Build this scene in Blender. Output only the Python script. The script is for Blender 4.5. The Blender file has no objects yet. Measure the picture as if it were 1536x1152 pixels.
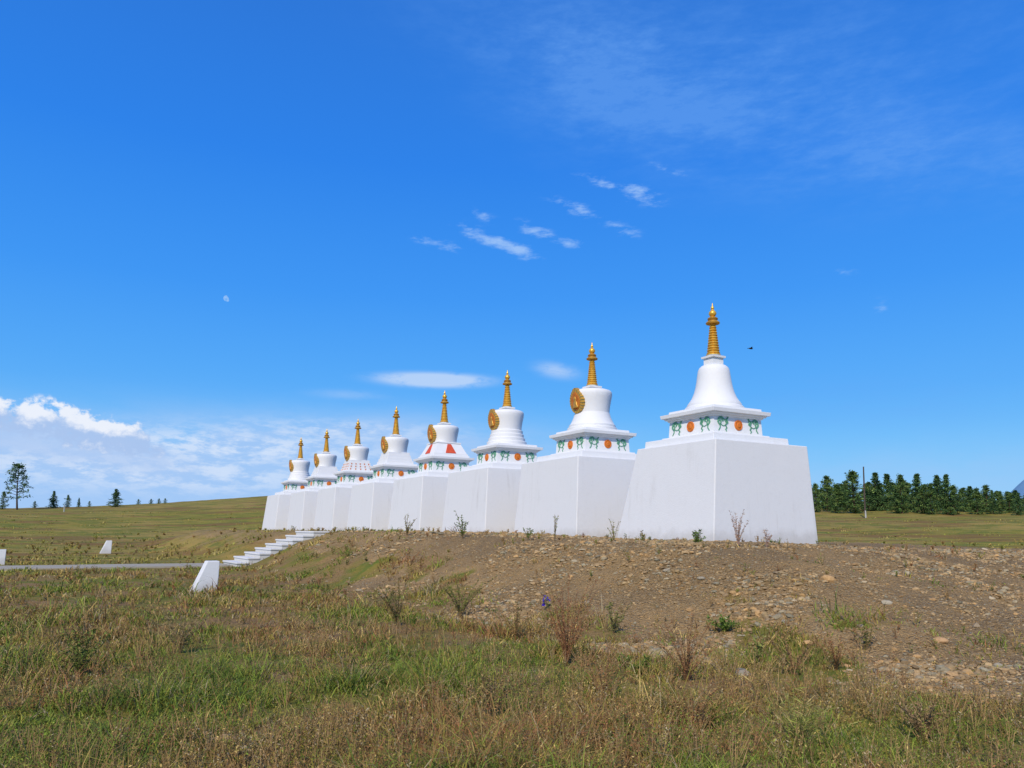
import bpy, math, random
import numpy as np
from mathutils import Matrix, Vector
R=math.radians
rng=np.random.default_rng(7); random.seed(7)
scene=bpy.context.scene; col=scene.collection
EYE=1.6
# ---------------------------------------------------------------- camera
F=1150.0; PITCH=R(6.0); ROLL=R(0.5); H0=797.0
SH=(H0-576)-F*math.tan(PITCH)
cam=bpy.data.cameras.new("camera"); camo=bpy.data.objects.new("camera",cam); col.objects.link(camo)
CM=Matrix.Rotation(math.pi/2+PITCH,3,'X')@Matrix.Rotation(ROLL,3,'Z')
camo.matrix_world=Matrix.Translation((0,0,EYE))@CM.to_4x4()
cam.sensor_width=36; cam.lens=36*F/1536; cam.shift_y=SH/1536; cam.clip_end=9000; cam.clip_start=0.05
scene.camera=camo
scene.view_settings.view_transform='Standard'; scene.view_settings.look='None'; scene.view_settings.exposure=0
def ray(px,py):
    return (CM@Vector((px-768.0,-(py-576.0-SH),-F))).normalized()
def at(px,py,Y):
    d=ray(px,py); return Vector((0,0,EYE))+d*(Y/d.y)
# ---------------------------------------------------------------- noise
def _h(ix,iy,seed):
    n=(ix.astype(np.int64)*374761393+iy.astype(np.int64)*668265263+seed*1442695041)&0xffffffff
    n=((n^(n>>13))*1274126177)&0xffffffff
    n=n^(n>>16)
    return (n&0xffffff)/float(0xffffff)
def vn(x,y,seed=0):
    xi=np.floor(x); yi=np.floor(y); fx=x-xi; fy=y-yi
    fx=fx*fx*(3-2*fx); fy=fy*fy*(3-2*fy)
    a=_h(xi,yi,seed); b=_h(xi+1,yi,seed); c=_h(xi,yi+1,seed); d=_h(xi+1,yi+1,seed)
    return (a*(1-fx)+b*fx)*(1-fy)+(c*(1-fx)+d*fx)*fy
def fbm(x,y,seed=0,o=4):
    s=0;a=.5;t=0
    for k in range(o):
        s=s+a*vn(x*2**k,y*2**k,seed+k*17); t+=a; a*=.5
    return s/t
def sm(a,b,x):
    t=np.clip((x-a)/(b-a),0,1); return t*t*(3-2*t)
# ---------------------------------------------------------------- layout frame of the row of stupas
C1=np.array([6.13,23.0]); STEP=np.array([-3.18,5.03]); SL=float(np.hypot(*STEP))
A_=STEP/SL; N_=np.array([-A_[1],A_[0]])            # a: along the row, n: the front of the row
CREST=5.6
def to_st(x,y):
    dx=x-C1[0]; dy=y-C1[1]; return dx*A_[0]+dy*A_[1], dx*N_[0]+dy*N_[1]
def from_st(s,t):
    p=C1+A_*s+N_*t; return float(p[0]),float(p[1])
def mound(x,y,side=8.5,front=4.9):
    s,t=to_st(x,y)
    ds=np.maximum(np.maximum(-4.2-s,s-47),0); dt=np.maximum(np.maximum(t-CREST,-18-t),0)
    stair=sm(16.4,17.7,s)*(1-sm(20.9,22.3,s))
    wt=front-2.6*stair
    d=np.sqrt((ds/side)**2+(dt/wt)**2)
    d=d+(.28*(fbm(x/2.6,y/2.6,5)-.5))*sm(0.02,.3,d)
    return s,t,d
def zfun(x,y,detail=True):
    x=np.asarray(x,float); y=np.asarray(y,float)
    r=np.hypot(x,y); az=np.degrees(np.arctan2(x,y))
    A=np.interp(az,[-180,-60,-33,-24,-17,0,20,33,60,180],[3,4,5.4,7.0,9.1,8.6,7.5,6.3,5,3])
    far=A*sm(45,190,r)-np.clip((r-195)*.02,0,30)
    base=far+.12*(fbm(x/1.7,y/1.7,1)-.5)+.9*(fbm(x/24,y/24,2,4)-.5)*sm(35,100,r)
    s,t,d=mound(x,y)
    m=1-sm(0,1,d)
    P=np.clip(1.43+.04*t,1.20,1.53)-.15*(1-sm(-1,9,s))
    z=base*(1-m)+m*P
    if detail:
        g=gravel_f(x,y)
        z=z+g*(.16*(fbm(x/.9,y/.9,3,4)-.5)*sm(.03,.25,d)+.06*(fbm(x/.2,y/.2,4,2)-.5))
    return z
def gravel_f(x,y):
    s,t,d=mound(x,y,12.5,5.3)
    g=1-sm(.50,.98,d+1.15*(fbm(x/1.2,y/1.2,9)-.5)+.30*sm(-2,9,s)*sm(0,.4,d))
    return g*(1-.55*sm(2,16,s))
def z1(x,y): return float(zfun(np.array([x]),np.array([y]))[0])
_Y=np.geomspace(3.5,260,5000)
def ground_at(px,py):
    d=ray(px,py); k=_Y/d.y; X=d.x*k; Z=EYE+d.z*k
    g=zfun(X,_Y); hit=np.nonzero(Z<=g)[0]
    if len(hit)==0: return None
    i=hit[0]; return Vector((float(X[i]),float(_Y[i]),float(g[i])))
# ---------------------------------------------------------------- materials
def lin(c):
    return tuple(((v/255)/12.92 if v/255<=.04045 else ((v/255+.055)/1.055)**2.4) for v in c)+(1,)
class NT:
    def __init__(s,nt): s.nt=nt; s.n=nt.nodes; s.l=nt.links
    def new(s,t,**k):
        n=s.n.new(t)
        for a,b in k.items(): setattr(n,a,b)
        return n
    def put(s,sock,v):
        if isinstance(v,bpy.types.NodeSocket): s.l.new(v,sock)
        elif v is not None: sock.default_value=v
    def m(s,op,a,b=None,c=None):
        n=s.new('ShaderNodeMath',operation=op)
        for i,v in enumerate((a,b,c)): s.put(n.inputs[i],v)
        return n.outputs[0]
    def noise(s,vec,scale,detail=4,rough=.55):
        n=s.new('ShaderNodeTexNoise'); s.put(n.inputs['Vector'],vec); n.inputs['Scale'].default_value=scale
        n.inputs['Detail'].default_value=detail; n.inputs['Roughness'].default_value=rough
        return n.outputs['Fac']
    def ss(s,v,a,b):
        n=s.new('ShaderNodeMapRange',interpolation_type='SMOOTHSTEP'); s.put(n.inputs['Value'],v)
        n.inputs['From Min'].default_value=a; n.inputs['From Max'].default_value=b
        return n.outputs['Result']
    def mix(s,f,a,b):
        n=s.new('ShaderNodeMix',data_type='RGBA')
        s.put(n.inputs[0],f); s.put(n.inputs[6],a); s.put(n.inputs[7],b); return n.outputs[2]
    def mapping(s,vec,scale=(1,1,1),rot=(0,0,0)):
        n=s.new('ShaderNodeMapping'); s.put(n.inputs['Vector'],vec); n.inputs['Scale'].default_value=scale; n.inputs['Rotation'].default_value=rot
        return n.outputs[0]
    def bump(s,h,strength,dist):
        n=s.new('ShaderNodeBump'); s.put(n.inputs['Height'],h); n.inputs['Strength'].default_value=strength; n.inputs['Distance'].default_value=dist
        return n.outputs[0]
def newmat(name):
    m=bpy.data.materials.new(name); m.use_nodes=True
    t=NT(m.node_tree); b=m.node_tree.nodes['Principled BSDF']
    return m,t,b
def simple(name,c1,c2,scale=6,rough=.8,metal=0,bump=.2,bd=.01,spec=.3):
    m,t,b=newmat(name)
    tc=t.new('ShaderNodeTexCoord').outputs['Object']
    n=t.noise(tc,scale,5)
    t.put(b.inputs['Base Color'],t.mix(t.ss(n,.35,.65),c1+(1,),c2+(1,)))
    b.inputs['Roughness'].default_value=rough; b.inputs['Metallic'].default_value=metal
    b.inputs['Specular IOR Level'].default_value=spec
    if bump: t.put(b.inputs['Normal'],t.bump(t.noise(tc,scale*6,4),bump,bd))
    return m
def attrmat(name,rough=.8,nz=False):
    m,t,b=newmat(name)
    a=t.new('ShaderNodeAttribute',attribute_name='Col').outputs['Color']
    if nz:
        tc=t.new('ShaderNodeTexCoord').outputs['Object']
        n=t.noise(tc,35,3)
        v=t.new('ShaderNodeHueSaturation'); t.put(v.inputs['Color'],a); t.put(v.inputs['Value'],t.m('MULTIPLY_ADD',n,.9,.55)); a=v.outputs[0]
    t.put(b.inputs['Base Color'],a); b.inputs['Roughness'].default_value=rough; b.inputs['Specular IOR Level'].default_value=.12
    return m
def plaster(name,base,dirt,amount,ground_dirt=True):
    m,t,b=newmat(name)
    tc=t.new('ShaderNodeTexCoord').outputs['Object']
    oi=t.new('ShaderNodeObjectInfo').outputs['Random']
    off=t.new('ShaderNodeVectorMath',operation='ADD'); t.put(off.inputs[0],tc)
    cb=t.new('ShaderNodeCombineXYZ'); t.put(cb.inputs[0],t.m('MULTIPLY',oi,37.)); t.put(cb.inputs[1],t.m('MULTIPLY',oi,19.)); t.put(off.inputs[1],cb.outputs[0])
    p=off.outputs[0]
    streak=t.noise(t.mapping(p,(4.5,4.5,.22)),1.0,5,.6)
    blotch=t.noise(p,.9,5,.6)
    fine=t.noise(p,9,5,.6)
    f=t.m('MULTIPLY',t.ss(streak,.5,.8),t.ss(blotch,.4,.72))
    f=t.m('MULTIPLY_ADD',t.ss(fine,.5,.8),.22,f)
    if ground_dirt:
        z=t.new('ShaderNodeSeparateXYZ'); t.put(z.inputs[0],tc)
        gz=t.m('SUBTRACT',1.0,t.ss(t.m('ADD',z.outputs[2],t.m('MULTIPLY',t.noise(p,3,4),-.55)),-.2,.22))
        f=t.m('ADD',f,t.m('MULTIPLY',gz,1.1))
    f=t.m('MINIMUM',t.m('MULTIPLY',f,amount),1.0)
    t.put(b.inputs['Base Color'],t.mix(f,base+(1,),dirt+(1,)))
    b.inputs['Roughness'].default_value=.75; b.inputs['Specular IOR Level'].default_value=.25
    h=t.m('MULTIPLY_ADD',t.noise(p,1.6,3),1.5,t.noise(p,28,4))
    t.put(b.inputs['Normal'],t.bump(h,.3,.02))
    return m
M={}
M['white']=plaster('white_plaster',(.74,.74,.725),(.46,.44,.40),.5)
M['white_trim']=plaster('white_trim',(.75,.75,.735),(.52,.50,.47),.36,False)
M['concrete']=plaster('pale_concrete',(.60,.59,.55),(.38,.36,.32),.7,False)
M['tread']=plaster('whitewashed_tread',(.68,.67,.64),(.46,.44,.40),.7,False)
M['paving']=plaster('path_concrete',(.38,.335,.24),(.24,.20,.135),.9,False)
M['gold']=simple('gold_paint',(.86,.52,.075),(.70,.37,.042),9,.36,.4,.25,.01,.5)
M['gold_dark']=simple('aged_gold',(.66,.36,.05),(.46,.23,.035),9,.42,.4,.3,.01,.5)
M['orange']=simple('orange_paint',(.66,.19,.022),(.56,.14,.016),12,.6)
M['amber']=simple('amber_paint',(.62,.20,.022),(.46,.125,.014),10,.5)
M['red']=simple('red_paint',(.70,.10,.035),(.60,.075,.028),8,.6)
M['green']=simple('green_paint',(.085,.28,.16),(.13,.35,.22),14,.6)
M['wood']=simple('weathered_wood',(.10,.075,.055),(.06,.045,.035),8,.9)
M['grey']=simple('whitewashed_post',(.5,.5,.47),(.35,.34,.3),8,.9)
M['bark']=simple('bark',(.09,.055,.035),(.055,.035,.025),5,.9)
M['dark']=simple('dark_feather',(.02,.02,.025),(.035,.03,.03),20,.8)
M['hill']=simple('hazy_forested_hill',(.15,.30,.44),(.18,.34,.47),.02,.95,0,0)  # distance haze put into the base colour, lightened to offset its dark shading
M['blade']=attrmat('grass_blade',.75)
M['leaf']=attrmat('weed_leaf',.75)
M['needle']=attrmat('needle',.8)
M['stone']=attrmat('stone',.9,True)
m,t,b=newmat('niche_rim')
tc=t.new('ShaderNodeTexCoord').outputs['Object']; sp=t.new('ShaderNodeSeparateXYZ'); t.put(sp.inputs[0],tc)
ang=t.m('ARCTAN2',sp.outputs[1],sp.outputs[2])
f=t.ss(t.m('SINE',t.m('MULTIPLY',ang,22.)),.5,.8)
t.put(b.inputs['Base Color'],t.mix(f,(.66,.35,.045,1),(.22,.19,.07,1))); b.inputs['Roughness'].default_value=.45; b.inputs['Metallic'].default_value=.3
M['rim']=m
# terrain
m,t,b=newmat('ground_cover')
tc=t.new('ShaderNodeTexCoord').outputs['Object']
g=t.new('ShaderNodeAttribute',attribute_name='gravel').outputs['Fac']
fr=t.new('ShaderNodeAttribute',attribute_name='farness').outputs['Fac']
n1=t.noise(tc,.35,5,.6); n2=t.noise(tc,2.2,6,.65); n3=t.noise(tc,14,5,.65); n4=t.noise(tc,.05,5,.6)
soil=t.mix(t.ss(n3,.3,.7),(.18,.11,.044,1),(.32,.205,.088,1))
turf=t.mix(t.ss(n2,.4,.62),(.21,.17,.035,1),(.12,.15,.025,1))
near=t.mix(t.ss(n1,.42,.6),soil,turf)
meadow=t.mix(t.ss(n4,.42,.6),(.26,.215,.038,1),(.33,.235,.064,1))
tuft=t.noise(t.mapping(tc,(.35,1.0,1)),.55,8,.8)
meadow=t.mix(t.ss(tuft,.47,.56),meadow,(.135,.155,.027,1))
meadow=t.mix(t.m('MULTIPLY',t.ss(t.noise(t.mapping(tc,(.06,.22,1)),1.0,7,.7),.50,.60),.8),meadow,(.20,.11,.042,1))
gr=t.mix(fr,near,meadow)
vo=t.new('ShaderNodeTexVoronoi'); t.put(vo.inputs['Vector'],tc); vo.inputs['Scale'].default_value=18
vo2=t.new('ShaderNodeTexVoronoi'); t.put(vo2.inputs['Vector'],tc); vo2.inputs['Scale'].default_value=44
def pebble(v):
    vs=t.new('ShaderNodeSeparateColor'); t.put(vs.inputs[0],v.outputs['Color'])
    pe=t.mix(vs.outputs[0],(.21,.14,.066,1),(.47,.325,.155,1))
    return t.mix(t.ss(vs.outputs[1],.76,.86),pe,(.34,.29,.19,1))
big=t.mix(t.ss(vo.outputs['Distance'],.3,.65),pebble(vo),(.25,.157,.068,1))
small=t.mix(t.ss(vo2.outputs['Distance'],.3,.7),pebble(vo2),(.33,.208,.09,1))
grav=t.mix(t.ss(n3,.45,.6),small,big)
grav=t.mix(t.m('MULTIPLY',t.ss(n1,.43,.6),.55),grav,(.45,.29,.125,1))
grav=t.mix(t.m('MULTIPLY',t.ss(n2,.56,.72),.4),grav,(.20,.15,.062,1))
c=t.mix(t.ss(t.m('MULTIPLY_ADD',t.m('SUBTRACT',n2,.5),.9,g),.22,.6),gr,grav)
t.put(b.inputs['Base Color'],c); b.inputs['Roughness'].default_value=.95; b.inputs['Specular IOR Level'].default_value=.08
hh=t.m('ADD',t.m('MULTIPLY',t.m('SUBTRACT',1.6,t.m('ADD',vo.outputs['Distance'],vo2.outputs['Distance'])),g),t.m('MULTIPLY_ADD',n3,1.0,t.m('MULTIPLY',n2,1.5)))
t.put(b.inputs['Normal'],t.bump(hh,.85,.05))
M['ground']=m
# ---------------------------------------------------------------- mesh helpers
def np_mesh(name,V,loops,totals,mat,colors=None,smooth=False,attrs=None):
    me=bpy.data.meshes.new(name); V=np.ascontiguousarray(V,dtype=np.float32)
    me.vertices.add(len(V)); me.vertices.foreach_set('co',V.ravel())
    me.loops.add(len(loops)); me.loops.foreach_set('vertex_index',np.asarray(loops,dtype=np.int32))
    totals=np.asarray(totals,dtype=np.int32); st=np.concatenate(([0],np.cumsum(totals)[:-1])).astype(np.int32)
    me.polygons.add(len(totals)); me.polygons.foreach_set('loop_start',st); me.polygons.foreach_set('loop_total',totals)
    me.polygons.foreach_set('use_smooth',np.full(len(totals),smooth))
    if colors is not None:
        a=me.attributes.new('Col','FLOAT_COLOR','POINT'); c=np.ones((len(V),4),np.float32); c[:,:3]=colors; a.data.foreach_set('color',c.ravel())
    for k,v in (attrs or {}).items():
        a=me.attributes.new(k,'FLOAT','POINT'); a.data.foreach_set('value',np.asarray(v,np.float32))
    me.update(calc_edges=True); me.validate()
    me.materials.append(M[mat]); return me
class MB:
    def __init__(s): s.v=[]; s.f=[]; s.c=[]
    def add(s,v,f,c=None):
        o=len(s.v); s.v+= [tuple(p) for p in v]; s.f+=[tuple(i+o for i in q) for q in f]
        s.c+=[c or (1,1,1)]*len(v); return s
    def frustum(s,b,tp,z0,z1):
        v=[(b[0],b[2],z0),(b[1],b[2],z0),(b[1],b[3],z0),(b[0],b[3],z0),(tp[0],tp[2],z1),(tp[1],tp[2],z1),(tp[1],tp[3],z1),(tp[0],tp[3],z1)]
        return s.add(v,[(3,2,1,0),(4,5,6,7),(0,1,5,4),(1,2,6,5),(2,3,7,6),(3,0,4,7)])
    def sq(s,h0,h1,z0,z1): return s.frustum((-h0,h0,-h0,h0),(-h1,h1,-h1,h1),z0,z1)
    def lathe(s,pr,seg=40):
        v=[];f=[]
        for r,z in pr:
            for k in range(seg):
                a=2*math.pi*k/seg; v.append((r*math.cos(a),r*math.sin(a),z))
        for i in range(len(pr)-1):
            for k in range(seg):
                k2=(k+1)%seg; f.append((i*seg+k,i*seg+k2,(i+1)*seg+k2,(i+1)*seg+k))
        f.append(tuple(range(seg-1,-1,-1))); f.append(tuple((len(pr)-1)*seg+k for k in range(seg)))
        return s.add(v,f)
    def tube(s,pts,rad,seg=6,c=None):
        v=[];f=[]; pts=[Vector(p) for p in pts]
        for i,p in enumerate(pts):
            d=(pts[min(i+1,len(pts)-1)]-pts[max(i-1,0)]).normalized()
            u=d.cross(Vector((0,0,1)) if abs(d.z)<.9 else Vector((1,0,0))).normalized(); w=d.cross(u)
            for k in range(seg):
                a=2*math.pi*k/seg; v.append(p+(u*math.cos(a)+w*math.sin(a))*rad[i])
        for i in range(len(pts)-1):
            for k in range(seg):
                k2=(k+1)%seg; f.append((i*seg+k,i*seg+k2,(i+1)*seg+k2,(i+1)*seg+k))
        f.append(tuple(range(seg-1,-1,-1))); f.append(tuple((len(pts)-1)*seg+k for k in range(seg)))
        return s.add(v,f,c)
    def prism(s,poly,x0,x1):
        n=len(poly); v=[(x0,y,z) for y,z in poly]+[(x1,y,z) for y,z in poly]
        f=[tuple(range(n-1,-1,-1)),tuple(range(n,2*n))]+[(k,(k+1)%n,n+(k+1)%n,n+k) for k in range(n)]
        return s.add(v,f)
    def stroke(s,pts,wid,x0,x1):
        L=[];Rr=[]
        n=len(pts)
        for i,(y,z) in enumerate(pts):
            a=pts[max(i-1,0)];b2=pts[min(i+1,n-1)]
            dy,dz=b2[0]-a[0],b2[1]-a[1]; l=math.hypot(dy,dz) or 1
            w=wid*(.45+.55*math.sin(math.pi*(i+.6)/(n+.2)))/2
            L.append((y-dz/l*w,z+dy/l*w)); Rr.append((y+dz/l*w,z-dy/l*w))
        for i in range(n-1):
            s.prism([Rr[i],Rr[i+1],L[i+1],L[i]],x0,x1)
        return s
    def mesh(s,name,mat,sharp=None,cols=False):
        me=bpy.data.meshes.new(name); me.from_pydata(s.v,[],s.f); me.materials.append(M[mat])
        if cols:
            a=me.attributes.new('Col','FLOAT_COLOR','POINT')
            a.data.foreach_set('color',np.array([tuple(c)+(1,) for c in s.c],np.float32).ravel())
        if sharp is not None:
            me.shade_smooth(); me.set_sharp_from_angle(angle=R(sharp))
        me.update(); return me
def tag(o,label=None,cat=None,group=None,kind=None):
    for k,v in (('label',label),('category',cat),('group',group),('kind',kind)):
        if v: o[k]=v
    return o
def O(name,me,parent=None,loc=(0,0,0),rz=0,bevel=0):
    o=bpy.data.objects.new(name,me); col.objects.link(o); o.location=loc; o.rotation_euler=(0,0,rz)
    if parent: o.parent=parent
    if bevel:
        b=o.modifiers.new('bevel','BEVEL'); b.width=bevel; b.segments=2; b.limit_method='ANGLE'
    return o
def E(name,loc,rz=0,label=None,cat=None,group=None):
    o=bpy.data.objects.new(name,None); col.objects.link(o); o.location=loc; o.rotation_euler=(0,0,rz); o.empty_display_size=.2
    return tag(o,label,cat,group)
def dup(root,loc,rz,sc,label,group):
    r=root.copy(); col.objects.link(r); r.location=loc; r.rotation_euler=(0,0,rz); r.scale=sc
    if 'group' in r.keys() and not group: del r['group']
    tag(r,label,None,group)
    for ch in list(root.children):
        c=ch.copy(); col.objects.link(c); c.parent=r
    return r
# ---------------------------------------------------------------- ground
ang=np.concatenate([np.arange(-62,62.01,.16),np.arange(66,297,5.0)])
rs=np.concatenate([np.linspace(.3,4,12),np.geomspace(4.15,42,330),np.geomspace(42.6,4200,150)])
AA,RR=np.meshgrid(np.radians(ang),rs); X=RR*np.sin(AA); Y=RR*np.cos(AA)
Z=zfun(X,Y); G=gravel_f(X,Y)
nr,na=X.shape
V=np.stack([X.ravel(),Y.ravel(),Z.ravel()],1); V=np.vstack([V,[[0,0,z1(0,0)]]])
i=np.arange(nr-1)[:,None]; j=np.arange(na)[None,:]; j2=(j+1)%na
q=np.stack([i*na+j,i*na+j2+0*i,(i+1)*na+j2,(i+1)*na+j],-1)[...,::-1].reshape(-1,4)
fan=np.stack([np.full(na,nr*na),(np.arange(na)+1)%na,np.arange(na)],1)
loops=np.concatenate([q.ravel(),fan.ravel()]); tot=np.concatenate([np.full(len(q),4),np.full(na,3)])
far=np.append(sm(22,55,RR.ravel()),0)
me=np_mesh('ground',V,loops,tot,'ground',None,True,{'gravel':np.append(G.ravel(),0),'farness':far})
tag(O('ground',me),kind='structure')
# distant hill on the right
hb=MB(); v=[];f=[]
NA=80
for k in range(NA+1):
    az=R(24+k*40/NA); u=k/NA
    hgt=59*(math.exp(-((u-.285)/.085)**2)*1.3+math.exp(-((u-.5)/.16)**2)*1.1)+8*vn(np.array([u*12.]),np.array([0.]),3)[0]*min(1,u*5)+2
    for rr,zz in ((1500,-40),(1650,hgt*.6),(1800,hgt*1.5),(2100,-40)):
        v.append((rr*math.sin(az),rr*math.cos(az),zz))
for k in range(NA):
    for q_ in range(3): f.append((k*4+q_,k*4+q_+1,(k+1)*4+q_+1,(k+1)*4+q_)[::-1])
hb.add(v,f); tag(O('hills',hb.mesh('hills','hill',60)),kind='structure')
# ---------------------------------------------------------------- path and stairs
def st_mesh(name,mat,secs):
    mb=MB(); v=[];f=[]
    for s0,s1,t,z0,zt in secs:
        for s,z in ((s0,z0),(s1,z0),(s1,zt),(s0,zt)):
            x,y=from_st(s,t); v.append((x,y,z))
    n=len(secs)
    for k in range(n-1):
        for e in range(4):
            e2=(e+1)%4; f.append((k*4+e,k*4+e2,(k+1)*4+e2,(k+1)*4+e))
    f.append((0,1,2,3)); f.append(tuple((n-1)*4+e for e in (3,2,1,0)))
    mb.add(v,f); return mb.mesh(name,mat)
run=3.7; ST=6.1; SC=18.9
secs=[]
for t in np.arange(ST+run+.10,62,2.0):
    x,y=from_st(SC+.3,t); zz=float(zfun(np.array([x]),np.array([y]),False)[0]); zz=max(zz,0)*.5
    secs.append((SC-1.1,SC+1.7,t,-.4,.065+zz))
tag(O('path',st_mesh('path','paving',secs)),kind='structure')
ang_n=math.atan2(N_[1],N_[0])
bx,by=from_st(SC,ST)
stairs=E('staircase',(bx,by,0),ang_n,'flight of whitish concrete steps climbing the mound from the path','stairs')
NS=8; top=1.53
for k in range(NS):
    z_=top*(NS-k)/NS; x0=run*k/NS; xb=x0-(1.2 if k==0 else .02)
    s_=O('step',MB().frustum((xb,x0+run/NS-.015,-1.33,1.33),(xb,x0+run/NS-.015,-1.33,1.33),-.5,z_-.072).mesh('step','concrete'),stairs)
    O('tread',MB().frustum((xb+.012,x0+run/NS+.02,-1.36,1.36),(xb+.012,x0+run/NS+.02,-1.36,1.36),z_-.07,z_).mesh('tread','tread'),s_,bevel=.012)
# white wedge markers
def marker(p,sc,label):
    mb=MB(); mb.frustum((-.24,.42,-.21,.21),(-.27,.03,-.18,.18),-.1,.80)
    root=tag(O('marker_block',mb.mesh('marker_block','white'),None,p,ang_n,.015),label,'block'); root.scale=(sc,)*3
    return root
marker(ground_at(309,888),.98,'white wedge-shaped block standing in the grass in front of the steps')
x,y=from_st(36.0,13.2); marker((x,y,z1(x,y)),.95,'small white wedge block in the meadow beyond the path')
p_=at(0.5,847,33.0); marker((p_.x-.05,p_.y,0.0),.8,'white block beside the path, cut by the left edge of the photo')
# ---------------------------------------------------------------- stupas
cache={}
def cm(key,fn):
    if key not in cache: cache[key]=fn()
    return cache[key]
def k_plinth(): return MB().sq(1.49,1.47,2.853,3.08).sq(1.12,1.11,3.082,3.17).mesh('plinth','white_trim')
def k_throne(): return MB().sq(.97,.94,3.172,3.70).mesh('throne','white_trim')
def k_cornice():
    mb=MB(); mb.sq(.98,1.0,3.66,3.71); mb.sq(1.05,1.07,3.712,3.765); mb.sq(1.14,1.155,3.767,3.875); return mb.mesh('cornice','white_trim')
def k_slab(): return MB().sq(.97,.96,3.877,3.98).mesh('upper_slab','white_trim')
def k_roundel():
    mb=MB(); pr=[(.155,0),(.155,.03),(.137,.045),(.125,.03),(.075,.035),(.06,.055),(.01,.06)]
    mb.lathe(pr,24); mb.v=[(z,x,y) for x,y,z in mb.v]; return mb.mesh('roundel','orange',40)
def k_lion():
    mb=MB(); W=1.05
    for pts,w in (([(-.13,-.03),(-.19,.05),(-.15,.15),(-.06,.19),(.01,.14),(-.03,.08)],.062),([(-.12,.12),(-.08,.06),(-.10,0)],.04),
                  ([(.09,-.01),(.17,.05),(.13,.13),(.19,.2)],.048),([(-.11,-.02),(-.12,-.11),(-.18,-.19)],.034),
                  ([(.07,-.02),(.13,-.1),(.08,-.15),(.12,-.2)],.042),([(-.10,-.01),(0,-.05),(.1,-.02)],.02),([(.12,.04),(.08,.09),(.07,.15)],.036)):
        mb.stroke([(y*W,z*W) for y,z in pts],w*W,0,.028)
    return mb.mesh('lion_relief','green')
Z0=3.985
def k_lotus(): return MB().lathe([(.92,Z0),(.92,Z0+.09),(.90,Z0+.11),(.86,Z0+.12),(.86,Z0+.20),(.82,Z0+.23),(.76,Z0+.34),(.69,Z0+.50),(.645,Z0+.66)],56).mesh('tier_base','white_trim',35)
def k_steps():
    mb=MB()
    for i,h in enumerate((.80,.74,.68,.63)): mb.sq(h,h-.01,Z0+i*.165,Z0+i*.165+.163)
    return mb.mesh('tier_base','white_trim')
def k_round():
    pr=[]
    for i,h in enumerate((.87,.80,.74,.69)): pr+=[(h,Z0+i*.165),(h,Z0+i*.165+.135),(h-.04,Z0+(i+1)*.165)]
    return MB().lathe(pr,56).mesh('tier_base','white_trim',30)
PZ0,PZ1,PH0,PH1=Z0+.082,Z0+.60,.87,.62
def k_panel():
    mb=MB(); mb.sq(.91,.90,Z0,Z0+.08); mb.sq(PH0,PH1,PZ0,PZ1); mb.sq(.65,.64,PZ1+.002,PZ1+.06); return mb.mesh('tier_base','white_trim')
def k_redpanel():
    def X(z): return PH0-(PH0-PH1)*(z-PZ0)/(PZ1-PZ0)
    o=.03; z0,z1_=PZ0+.01,PZ1-.04; p=[(X(z0)+o,-.28,z0),(X(z0)+o,.28,z0),(X(z1_)+o,.09,z1_),(X(z1_)+o,-.09,z1_)]
    q=[(a-.05,b_,c_) for a,b_,c_ in p]
    mb=MB(); mb.add(p+q,[(0,1,2,3),(7,6,5,4),(0,4,5,1),(1,5,6,2),(2,6,7,3),(3,7,4,0)]); return mb.mesh('stair_panel','red')
def k_door():
    mb=MB(); mb.prism([(-.032,-.045),(.032,-.045),(.032,.02),(0,.045),(-.032,.02)],0,.02); return mb.mesh('door_plate','orange')
def k_vase(): return MB().lathe([(.63,4.60),(.64,4.75),(.66,4.92),(.69,5.08),(.72,5.22),(.735,5.34),(.725,5.42),(.68,5.475),(.58,5.51),(.40,5.535),(.2,5.545)],64).mesh('dome','white_trim',40)
def k_bell(): return MB().lathe([(.88,Z0),(.88,Z0+.07),(.85,Z0+.10),(.81,Z0+.12),(.81,Z0+.17),(.75,Z0+.25),(.67,Z0+.37),(.60,Z0+.54),(.55,Z0+.72),(.515,Z0+.92),(.49,Z0+1.1),(.47,Z0+1.23),(.435,Z0+1.31),(.37,Z0+1.37),(.28,Z0+1.40)],64).mesh('dome','white_trim',50)
def k_harmika(z):
    mb=MB(); mb.sq(.205,.205,z,5.60); mb.sq(.255,.26,5.602,5.66); mb.lathe([(.2,5.662),(.2,5.70)],24); return mb.mesh('neck_block','white_trim')
def k_spire():
    pr=[(.215,5.702),(.215,5.73)]; n=12
    for i in range(n):
        u=i/(n-1); r=.195-.095*u; z=5.735+i*.0795
        pr+=[(r-.035,z),(r-.01,z+.010),(r+.004,z+.036),(r-.01,z+.062),(r-.035,z+.074)]
    pr.append((.07,6.70)); return MB().lathe(pr,28).mesh('spire','gold',50)
def k_parasol(): return MB().lathe([(.10,6.66),(.20,6.68),(.215,6.71),(.19,6.745),(.13,6.79),(.15,6.81),(.16,6.85),(.13,6.88),(.06,6.92)],28).mesh('parasol','gold_dark',40)
def k_finial():
    return MB().lathe([(.05,6.90),(.09,6.94),(.12,7.0),(.105,7.06),(.06,7.11),(.035,7.14),(.05,7.17),(.05,7.20),(.02,7.25),(.008,7.34)],20).mesh('finial','gold',60)
def niche_outline(sc,scal=0,n=56):
    out=[]
    for k in range(n):
        a=2*math.pi*k/n; y=math.sin(a); z=math.cos(a)
        bump_=1+ (scal*(.5+.5*math.cos(a*22)))
        pt=.09*max(0,math.cos(a))**10
        out.append((-y*.42*sc*bump_,(z*.48*bump_+pt)*sc))
    return out
def k_rim(): return MB().prism(niche_outline(.88,.035,132),-.12,.035).mesh('niche_rim','rim')
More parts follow.
